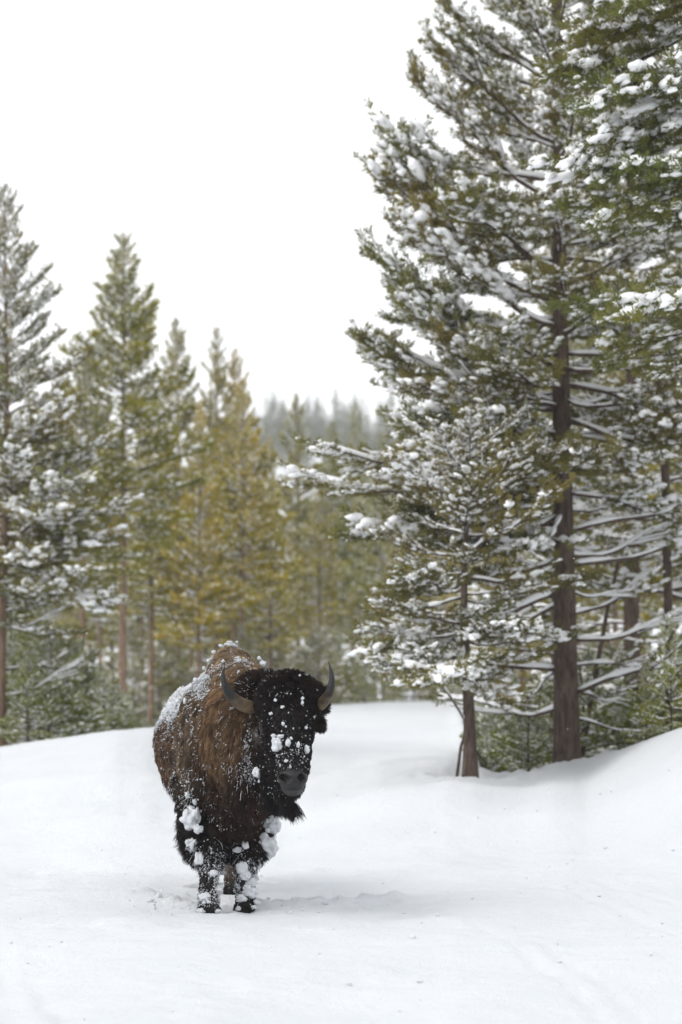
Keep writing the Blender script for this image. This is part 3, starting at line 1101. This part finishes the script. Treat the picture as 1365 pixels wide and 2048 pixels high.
def coat_colour(P, W):
    c = mixv(W, COL) * np.array([.90, 1.0, 1.06])
    # the pale cape ends towards the chest and the legs; the throat and underside are dark
    wl = W[:, REG.index('chest')] + W[:, REG.index('neck')] + W[:, REG.index('shoulder')] + W[:, REG.index('neckdark')]
    edge = fbm(P * np.array([5, 5, 2.5]), 3, 61) * .12
    # cape boundary: line running from the horn base down and back to the elbow
    u = P[:, 0] + .55 * (1.2 - P[:, 2]) + edge
    dark = sstep(u, .10, .30) * wl
    low = sstep(.92 + edge - P[:, 2], 0, .22) * wl
    k = np.clip(np.maximum(dark * .9, low), 0, 1)[:, None]
    c = c * (1 - k) + np.array([.020, .011, .008]) * k
    # warm tawny ruff at the side of the neck
    g = np.exp(-((P - bp_(470, 1.36, -.15)) ** 2 / np.array([.16, .30, .26]) ** 2).sum(1)) * (1 - k[:, 0])
    c = c * (1 - .75 * g[:, None]) + np.array([.165, .096, .046]) * .75 * g[:, None]
    n = fbm(P * np.array([16, 16, 7]), 3, 62)
    c = c * np.clip(1 + .75 * n, .4, 1.8)[:, None]
    return c


WB = region_w(BV)
cb = coat_colour(BV, WB) * .75
muz = WB[:, REG.index('muzzle')]
eyg = np.zeros(nv)
for px, py in ((521, 1463), (631, 1459)):
    _p, _ = hit(px, py)
    eyg = np.maximum(eyg, np.exp(-(((BV - _p) / np.array([.040, .06, .030])) ** 2).sum(1)))
cb = cb * (1 - eyg[:, None]) + np.array([.028, .024, .024]) * eyg[:, None]
lip = np.exp(-((BV - mp)[:, 2] + .022) ** 2 / .016 ** 2) * muz
cb = cb * (1 - lip[:, None] * .7) + np.array([.04, .033, .031]) * lip[:, None] * .7
ns_ = np.clip((wn1 + wn2) * 2.5, 0, 1)[:, None]
cb = cb * (1 - ns_) + np.array([.006, .005, .005]) * ns_
ca = bm_.color_attributes.new('col', 'FLOAT_COLOR', 'POINT')
ca.data.foreach_set('color', np.concatenate([np.clip(cb, 0, 1), np.ones((nv, 1))], 1).astype(np.float32).ravel())


def mat_hide():
    m, nt, b = new_mat('hide')
    a = nt.nodes.new('ShaderNodeAttribute')
    a.attribute_name = 'col'
    nt.links.new(a.outputs['Color'], b.inputs['Base Color'])
    b.inputs['Roughness'].default_value = .5
    b.inputs['Specular IOR Level'].default_value = .35
    tc = nt.nodes.new('ShaderNodeTexCoord')
    n = noise_node(nt, 120, 4, .7, tc.outputs['Object'])
    bump(nt, b, n.outputs[0], .5, .006)
    return m


def mat_fur():
    m, nt, b = new_mat('fur')
    a = nt.nodes.new('ShaderNodeAttribute')
    a.attribute_name = 'col'
    nt.links.new(a.outputs['Color'], b.inputs['Base Color'])
    b.inputs['Roughness'].default_value = .62
    b.inputs['Specular IOR Level'].default_value = .12
    return m


def mat_horn():
    m, nt, b = new_mat('horn')
    a = nt.nodes.new('ShaderNodeAttribute')
    a.attribute_name = 'col'
    tc = nt.nodes.new('ShaderNodeTexCoord')
    n = noise_node(nt, 45, 6, .7, tc.outputs['Object'])
    r_ = ramp(nt, n.outputs[0], [(.3, (.55, .5, .45)), (.7, (1.5, 1.45, 1.4))])
    mx = nt.nodes.new('ShaderNodeMix')
    mx.data_type, mx.blend_type = 'RGBA', 'MULTIPLY'
    mx.inputs['Factor'].default_value = 1
    nt.links.new(a.outputs['Color'], mx.inputs['A'])
    nt.links.new(r_.outputs[0], mx.inputs['B'])
    nt.links.new(mx.outputs['Result'], b.inputs['Base Color'])
    b.inputs['Roughness'].default_value = .5
    b.inputs['Specular IOR Level'].default_value = .3
    bump(nt, b, n.outputs[0], .8, .006)
    return m


M_HIDE, M_FUR, M_HORN = mat_hide(), mat_fur(), mat_horn()
M_EYE, _nt, _b = new_mat('eye')
_b.inputs['Base Color'].default_value = (.012, .008, .006, 1)
_b.inputs['Roughness'].default_value = .06
M_LID, _nt, _b = new_mat('eyelid')
_b.inputs['Base Color'].default_value = (.03, .025, .025, 1)
_b.inputs['Roughness'].default_value = .45

bison = link('bison', None, loc=tuple(BO))
tag(bison, 'large brown bison dusted with snow, standing in the snow facing the camera', 'bison')
bm_.materials.clear()
bm_.materials.append(M_HIDE)
bm_.polygons.foreach_set('use_smooth', np.full(len(bm_.polygons), True))
body = link('body', bm_, bison)

# horns
for pts in ([(518, 1414, -.60, .050), (500, 1414, -.68, .056), (483, 1408, -.74, .053), (467, 1396, -.78, .045), (455, 1380, -.80, .035), (448, 1361, -.79, .024), (446.5, 1346, -.77, .014), (449.5, 1334, -.74, .003)],
            [(614, 1417, -.50, .045), (633, 1414, -.64, .050), (648, 1403, -.73, .046), (658, 1387, -.79, .038), (663, 1370, -.79, .029), (664, 1353, -.77, .020), (661.5, 1337, -.74, .011), (657.5, 1323, -.70, .002)]):
    P = np.array([np.array(at(a, b, BY + dy)) - np.array(BO) for a, b, dy, _ in pts])
    R = np.array([p[3] for p in pts])
    s = np.linspace(0, 1, len(P))
    q = np.linspace(0, 1, 40)
    # Catmull-Rom through the points
    Q = []
    for u in q:
        k = min(int(u * (len(P) - 1)), len(P) - 2)
        f = u * (len(P) - 1) - k
        p0, p1, p2, p3 = P[max(k - 1, 0)], P[k], P[k + 1], P[min(k + 2, len(P) - 1)]
        Q.append(.5 * ((2 * p1) + (-p0 + p2) * f + (2 * p0 - 5 * p1 + 4 * p2 - p3) * f * f + (-p0 + 3 * p1 - 3 * p2 + p3) * f ** 3))
    Q = np.array(Q)
    rq = .80 * np.interp(q, s, R) * (1 + .02 * np.sin(q * 60) * (q < .5))
    v, t = tube(Q, rq, 20)
    mh = mesh_from('horn', v, t, [M_HORN])
    qq = np.concatenate([np.repeat(q, 20), [0, 1]])
    k = sstep(qq + .12 * fbm(v * 25, 2, 3), .22, .52)[:, None]
    ch = np.array([.13, .098, .060]) * (1 - k) + np.array([.008, .008, .009]) * k
    base = sstep(.2 - qq, 0, .2)[:, None]
    ch = ch * (1 - base * .5)
    h_ = mh.color_attributes.new('col', 'FLOAT_COLOR', 'POINT')
    h_.data.foreach_set('color', np.concatenate([ch, np.ones((len(v), 1))], 1).astype(np.float32).ravel())
    link('horn', mh, bison)

# eyes with lids
EYES = []
for px, py, s_ in ((519, 1462, 1.0), (632, 1459, .95)):
    p, n = hit(px, py)
    EYES.append(p)
    v, t = ICO[3]
    e = link('eye', mesh_from('eye', v * .021, t, [M_EYE]), bison, loc=tuple(p + n * .010))
    out = n / np.linalg.norm(n)
    sd_ = unit(np.cross(out, [0, 0, 1]))
    th = np.linspace(0, 2 * pi, 25)
    ring = np.array([sd_ * cos(a) * .027 + unit(np.cross(sd_, out)) * sin(a) * (.014 if sin(a) < 0 else .012) + out * (.010 - .006 * abs(cos(a))) for a in th])
    link('eyelid', mesh_from('eyelid', *tube(ring, np.full(25, .0065), 8), [M_LID]), e)
EYES = np.array(EYES)

# ---------- coat
PA = BV[BQ[:, 0]]
PB_ = BV[BQ[:, 1]]
PC_ = BV[BQ[:, 2]]
PD_ = BV[BQ[:, 3]]
area = .5 * np.linalg.norm(np.cross(PC_ - PA, PD_ - PB_), axis=1)
cen = (PA + PB_ + PC_ + PD_) / 4
WF = region_w(cen)
fr = np.random.default_rng(99)


def snow_amount(P, N, W):
    """how much snow has caught in the coat at each point"""
    up = sstep(N[:, 2], .25, .85)
    n1 = fbm(P * np.array([7, 7, 5]), 3, 71)
    n2 = fbm(P * 22, 3, 72)
    g = lambda nm: W[:, REG.index(nm)]
    trunk_ = g('hump') + g('body') + g('shoulder')
    leftside = sstep(-P[:, 0], -.12, .22)
    s = trunk_ * (up * .62 * sstep(n1 + leftside * .4 - .10, -.05, .35) + .34 * leftside * sstep(P[:, 2], .95, 1.45) * sstep(n1 + n2 * .5, .0, .35))
    s += trunk_ * .5 * np.exp(-((P - bp_(352, 1.30, 1.3)) ** 2 / np.array([.16, .6, .17]) ** 2).sum(1))
    s += g('body') * .55 * sstep(.86 - P[:, 2], 0, .15) * sstep(n2, -.2, .3)
    s += g('shoulder') * .50 * np.exp(-((P - bp_(382, .74, .0)) ** 2 / np.array([.10, .3, .18]) ** 2).sum(1))
    s += (g('head') * .22 + g('crown') * .26) * sstep(n2, .0, .4)
    s += (g('chest') + g('neckdark') + g('neck')) * .10 * sstep(n2 + n1, .1, .5)
    s += (g('neck') + g('head') + g('chest')) * .45 * np.exp(-((P[:, [0, 2]] - bp_(497, .93, -.6)[[0, 2]]) ** 2 / np.array([.07, .08]) ** 2).sum(1)) * (P[:, 1] < -.2)
    s += (g('head') + g('neck')) * .40 * np.exp(-((P[:, [0, 2]] - bp_(500, 1.10, -.6)[[0, 2]]) ** 2 / np.array([.025, .16]) ** 2).sum(1)) * (P[:, 1] < -.2)
    s += g('head') * .45 * np.exp(-((P - bp_(590, 1.08, -1.0)) ** 2 / np.array([.09, .1, .09]) ** 2).sum(1))
    s += g('chap') * .30 * sstep(n2 + n1 * .8, -.05, .4)
    s += g('leg') * .62 * sstep(n1 + n2 * .6 + .15, -.15, .3)
    s += g('hind') * .22 * sstep(n2, -.1, .3) * (P[:, 2] < .35)
    s *= sstep(P[:, 2], .015, .07)
    return np.clip(s, 0, 1)


def sample(n, wt):
    p = area * wt
    p = p / p.sum()
    f = fr.choice(len(area), n, p=p)
    u, v = fr.uniform(size=(2, n, 1))
    P = (PA[f] * (1 - u) + PB_[f] * u) * (1 - v) + (PD_[f] * (1 - u) + PC_[f] * u) * v
    N = NB[BQ[f]].mean(1)
    N /= np.linalg.norm(N, axis=1)[:, None]
    return P, N, f


def grow(name, regions, n, rad=.0016, K=6, clump=.55, nguide=None, lift=.35, curl=.25, grav=.35, label=None):
    wt = sum(WF[:, REG.index(r_)] * DEN[r_] for r_ in regions)
    wt = wt * (WF[:, REG.index('muzzle')] < .62) * (cen[:, 2] > .02)
    P, N, f = sample(n, wt)
    keep = np.min(np.linalg.norm(P[:, None] - EYES[None], axis=2), axis=1) > .050
    P, N = P[keep], N[keep]
    n = len(P)
    W = region_w(P)
    ln = mixv(W, LEN)
    # shape of the long parts
    iC, iB, iK = REG.index('chap'), REG.index('beard'), REG.index('crown')
    zc = P[:, 2]
    ln = ln * (1 + W[:, iC] * .55 * np.exp(-((zc - .52) / .16) ** 2) - W[:, iC] * .55 * (zc < .36))
    ln *= (fr.uniform(.6, 1.15, n) * (1 - W[:, iB]) + fr.uniform(.25, 1.35, n) * W[:, iB]) * (1 + .35 * fbm(P * 8, 2, 81))
    ed = np.min(np.linalg.norm(P[:, None] - EYES[None], axis=2), axis=1)
    ln *= np.clip((ed - .03) / .10, .22, 1)
    # flow of the coat
    flow = np.tile(np.array([0., .35, -1.]), (n, 1))
    hd = W[:, REG.index('head')][:, None]
    flow = flow * (1 - hd) + np.array([0.05, -.25, -1.]) * hd
    outx = (P[:, 0] - np.where(P[:, 0] < .0, -.12, .14))
    flow += W[:, iC][:, None] * np.stack([np.sign(outx) * (np.abs(outx) > .02) * 1.1, 0 * zc + .1, 0 * zc - .1], 1)
    cr = W[:, iK][:, None]
    rel = P - bp_(574, 1.40, -.60)
    flow = flow * (1 - cr) + cr * np.stack([rel[:, 0] * 3.0, rel[:, 1] * 1.2 - .1, .15 - 0 * zc], 1)
    bd = W[:, iB][:, None]
    flow = flow * (1 - bd) + bd * np.array([-.06, .06, -1.0])
    flow += np.stack([fbm(P * 5, 2, 82 + k) for k in range(3)], 1) * .55
    ft = flow - (flow * N).sum(1)[:, None] * N
    ft /= np.linalg.norm(ft, axis=1)[:, None] + 1e-6
    lf = lift + W[:, iK] * .35 * (1 - W[:, iB])
    d = ft * (1 - lf)[:, None] + N * lf[:, None] + fr.normal(size=(n, 3)) * .12
    d /= np.linalg.norm(d, axis=1)[:, None]
    g = grav * (1 - .75 * W[:, iK])
    pts = np.zeros((n, K, 3))
    pts[:, 0] = P - N * .004
    cur = pts[:, 0].copy()
    ph = fr.uniform(0, 6.28, (n, 3))
    for k in range(1, K):
        dd = d + np.array([0, 0, -1.]) * (g * k / K)[:, None] + curl * np.sin(ph + k * 1.7)
        dd /= np.linalg.norm(dd, axis=1)[:, None]
        cur = cur + dd * (ln / (K - 1))[:, None]
        pts[:, k] = cur
    # clumping into locks
    ng = nguide or n // 26
    gi = fr.choice(n, ng, replace=False)
    kd = kdtree.KDTree(ng)
    for i, q in enumerate(gi):
        kd.insert(P[q], i)
    kd.balance()
    near = np.array([kd.find(p)[1] for p in P])
    G = pts[gi[near]]
    w = (np.linspace(0, 1, K) ** 1.2 * clump)[None, :, None] * fr.uniform(.5, 1.1, (n, 1, 1))
    pts = pts * (1 - w) + G * w
    pts[:, 0] = P - N * .004
    pts[:, :, 2] = np.maximum(pts[:, :, 2], .004)
    col = coat_colour(P, W)
    lock = fr.uniform(.5, 1.75, ng)[near]
    col = col * (lock * fr.uniform(.75, 1.3, n))[:, None]
    # each hair from a dark root to a paler tip
    tipk = np.linspace(.55, 1.35, K)[None, :, None]
    cc = np.repeat(col[:, None], K, 1) * tipk
    sn = snow_amount(P, N, W)
    fz = (fr.uniform(size=n) < sn * .42 * (1 - .75 * W[:, iC]) * (1 - .8 * W[:, REG.index('head')]) * (1 - .8 * W[:, iK]))[:, None, None] * (np.linspace(0, 1, K)[None, :, None] > .35)
    cc = np.where(fz, np.array([.72, .75, .79]), cc)
    cu = bpy.data.hair_curves.new(name)
    cu.add_curves([K] * n)
    cu.attributes['position'].data.foreach_set('vector', pts.astype(np.float32).ravel())
    ra = cu.attributes.get('radius') or cu.attributes.new('radius', 'FLOAT', 'POINT')
    rr_ = np.tile(rad * np.array([1.0, 1.0, .95, .8, .55, .2][:K]), (n, 1)) * fr.uniform(.7, 1.3, (n, 1))
    ra.data.foreach_set('value', rr_.astype(np.float32).ravel())
    at_ = cu.attributes.new('col', 'FLOAT_COLOR', 'POINT')
    at_.data.foreach_set('color', np.concatenate([np.clip(cc, 0, 1), np.ones((n, K, 1))], 2).astype(np.float32).ravel())
    cu.materials.append(M_FUR)
    o = link(name, cu, bison)
    tag(o, label, kind='stuff')
    return o


scene.cycles_curves.shape = 'RIBBONS'
scene.cycles_curves.subdivisions = 2
grow('coat', ['hump', 'shoulder', 'body', 'hind'], 95000, rad=.0018, clump=.6, lift=.30, curl=.22)
grow('mane', ['neck', 'chest', 'neckdark'], 42000, rad=.0018, clump=.65, lift=.28, curl=.25, grav=.6)
grow('head_hair', ['head', 'crown', 'ear'], 62000, rad=.0015, clump=.55, lift=.42, curl=.50, grav=.25)
grow('beard', ['beard'], 20000, rad=.0013, clump=.62, lift=.02, curl=.12, grav=1.9, nguide=700)
grow('leg_hair', ['chap', 'leg', 'hoof'], 42000, rad=.0016, clump=.72, lift=.33, curl=.20, grav=.45)
# flyaway hair on the poll
# ---------- powder caught in the coat
sa = snow_amount(cen, NB[BQ].mean(1), WF)
P, N, f = sample(26000, (np.clip(sa, 0, 1) ** 1.25 + .004) * (1 - .65 * WF[:, REG.index('head')] - .4 * WF[:, REG.index('crown')]))
W = region_w(P)
ok = (np.min(np.linalg.norm(P[:, None] - EYES[None], axis=2), axis=1) > .02) & (W[:, REG.index('muzzle')] < .5)
ln = mixv(W, LEN)
ac = Acc()
V1 = np.array([(1, 0, 0), (-1, 0, 0), (0, 1, 0), (0, -1, 0), (0, 0, 1), (0, 0, -1.)])
T1 = np.array([(0, 2, 4), (2, 1, 4), (1, 3, 4), (3, 0, 4), (2, 0, 5), (1, 2, 5), (3, 1, 5), (0, 3, 5)])
for i in np.nonzero(ok)[0]:
    s0 = min(.0018 * math.exp(fr.normal() * .6) + .0008, .010)
    if sa[f[i]] > .55:
        s0 *= 1.45
    if N[i, 2] > .5:
        s0 *= 1.25
    R_ = fr.uniform(.6, 1.5, 3) * s0
    V = V1 * (1 + .3 * fr.uniform(-1, 1, len(V1)))[:, None] * R_
    ac.add(V + P[i] + N[i] * ln[i] * fr.uniform(.10, .60) + [0, 0, -ln[i] * .25 * (1 - abs(N[i, 2]))], T1)
tag(link('snow_powder', mesh_from('snow_powder', *ac.arrays(), [M_FURSNOW]), bison), kind='stuff')

# ---------- clods of snow frozen into the hair, each one built
CL = [  # px, py, half width, half height (photo pixels), outward
    (389, 1640, 17, 22, .05), (402, 1662, 9, 9, .07), (381, 1676, 13, 11, .06), (392, 1690, 12, 13, .05), (546, 1650, 17, 16, .02), (536, 1690, 19, 21, .03),
    (403, 1717, 9, 13, .02), (438, 1743, 13, 7, .02), (424, 1748, 8, 6, .02), (447, 1730, 6, 9, .02), (486, 1736, 11, 11, .02), (492, 1752, 11, 9, .02), (508, 1750, 9, 13, .02),
    (514, 1728, 9, 11, .02), (500, 1765, 10, 8, .02), (449, 1708, 6, 9, .02), (443, 1690, 6, 7, .02), (412, 1796, 11, 8, .01), (432, 1778, 8, 6, .01), (500, 1786, 14, 9, .01), (486, 1800, 10, 7, .01),
    (508, 1805, 8, 6, .01), (494, 1775, 9, 6, .01), (558, 1488, 11, 15, .0), (550, 1473, 5, 4, .0), (564, 1475, 7, 4, .0), (577, 1487, 5, 8, .0), (583, 1478, 3, 3, .0), (518, 1542, 8, 9, .0),
    (523, 1558, 4, 4, .0), (574, 1523, 4, 3, .0), (552, 1401, 3, 3, .01), (566, 1416, 4, 3, .01), (603, 1398, 3, 3, .01), (602, 1406, 3, 4, .01), (567, 1448, 3, 4, .0), (573, 1454, 2, 2, .0), (544, 1429, 4, 3, .0),
    (612, 1500, 5, 9, .0), (596, 1490, 4, 6, .0), (610, 1456, 3, 4, .0), (498, 1385, 4, 3, .0), (485, 1366, 8, 4, .02), (526, 1327, 7, 6, .0), (519, 1317, 4, 4, .0), (460, 1284, 8, 3, .0), (474, 1284, 4, 3, .0), (442, 1291, 6, 4, .0),
    (428, 1304, 5, 5, .0), (417, 1322, 4, 5, .0), (408, 1336, 4, 6, .0), (392, 1360, 6, 6, .0), (380, 1374, 7, 6, .0), (368, 1390, 6, 8, .0), (357, 1407, 6, 7, .0), (346, 1425, 5, 7, .0), (340, 1441, 5, 5, .0),
    (362, 1418, 5, 7, .01), (375, 1404, 5, 8, .01), (378, 1590, 5, 7, .01), (392, 1604, 5, 6, .01), (367, 1610, 5, 6, .01), (350, 1590, 5, 5, .01), (385, 1617, 6, 5, .01),
    (405, 1822, 9, 5, .0), (432, 1822, 7, 4, .0), (480, 1817, 6, 4, .0), (505, 1815, 7, 4, .0), (418, 1807, 5, 3, .0), (480, 1700, 8, 5, .02), (492, 1690, 7, 9, .02), (470, 1690, 4, 7, .02)]
for i, (px, py, hw, hh, out) in enumerate(CL):
    p, n = hit(px, py)
    sc = (BY + p[1]) / F
    big_ = hw > 7
    kz = .72 if py < 1450 and px < 500 else .98
    rx, rz_ = hw * sc * kz, hh * sc * kz
    ry = min(rx, rz_) * .75
    sub = Acc()
    v, t = blob(4 if big_ else 3, (0, 0, 0), (rx, ry, rz_), .8, 1.7, i)
    sub.add(v, t)
    if big_:
        for j in range(3):
            a = fr.uniform(0, 6.28)
            v, t = blob(3, (cos(a) * rx * .75, -ry * .1, sin(a) * rz_ * .75), (rx * .4, ry * .7, rz_ * .38), .5, 1.6, i * 9 + j)
            sub.add(v, t)
    view = unit(p - CAMP)
    c = p + n * (.012 + out * .5) - view * (out * .5)
    link('snow_clod', mesh_from('snow_clod', *sub.arrays(), [M_FURSNOW]), bison, loc=tuple(c))
#BISON-END

# ------------------------------------------------------------------ crumbs of snow lying about
r = np.random.default_rng(8)
ac = Acc()
for i in range(620):
    if i < 150:
        x_, y_ = -.75 + r.normal() * .55, 16.5 + r.normal() * .35
    elif i < 260:
        x_, y_ = r.uniform(1.0, 3.4), r.uniform(21, 25)
    else:
        x_, y_ = r.uniform(-2.4, 2.6), r.uniform(11, 24)
    q_ = min(.003 + .0042 * r.exponential(), .022) * (.75 if i >= 150 else 1)
    v, t = ICO[2]
    v = v * (1 + .45 * fbm(v * 1.7 + i, 2, i))[:, None] * np.array([q_, q_, q_ * .7]) * r.uniform(.7, 1.3, 3)
    g_ = float(terrain(np.array([x_]), np.array([y_]))[0] + ground_detail(np.array([[x_]]), np.array([[y_]]))[0, 0])
    ac.add(v + np.array([x_, y_, g_ + q_ * .3]), t)
tag(link('snow_crumbs', mesh_from('snow_crumbs', *ac.arrays(), [M_GROUND])), 'small crumbs of snow kicked over the trampled surface', 'snow crumbs', kind='stuff')

# ------------------------------------------------------------------ falling snow
r = np.random.default_rng(3)
ac = Acc()
for i in range(420):
    Y = r.uniform(8, 40)
    p = at(r.uniform(-150, 1500), r.uniform(-100, 1700), Y)
    if p.z < 0.4:
        continue
    s = r.uniform(.0015, .0035)
    v, t = ICO[1]
    ac.add(v * s * r.uniform(.7, 1.3, 3) + np.array(p), t)
fl = link('falling_snow', mesh_from('falling_snow', *ac.arrays(), [M_SNOW]))
tag(fl, 'fine snowflakes drifting in the air', 'snowflakes', kind='stuff')

# ------------------------------------------------------------------ haze
hm = bpy.data.materials.new('haze')
hm.use_nodes = True
hm.node_tree.nodes.clear()
ho = hm.node_tree.nodes.new('ShaderNodeOutputMaterial')
hv = hm.node_tree.nodes.new('ShaderNodeVolumePrincipled')
hv.inputs['Color'].default_value = (0.96, 0.97, 1, 1)
hv.inputs['Density'].default_value = 0.0005
hv.inputs['Anisotropy'].default_value = 0.2
hm.node_tree.links.new(hv.outputs[0], ho.inputs['Volume'])
lo, hi = Vector((-460, -90, -3)), Vector((460, 800, 90))
hvts = [(x, y, z) for x in (lo.x, hi.x) for y in (lo.y, hi.y) for z in (lo.z, hi.z)]
hq = [(0, 1, 3, 2), (4, 6, 7, 5), (0, 4, 5, 1), (2, 3, 7, 6), (0, 2, 6, 4), (1, 5, 7, 3)]
hz = link('haze', mesh_from('haze', hvts, hq, [hm], smooth=False))
tag(hz, 'pale haze of fine falling snow', 'haze', kind='stuff')
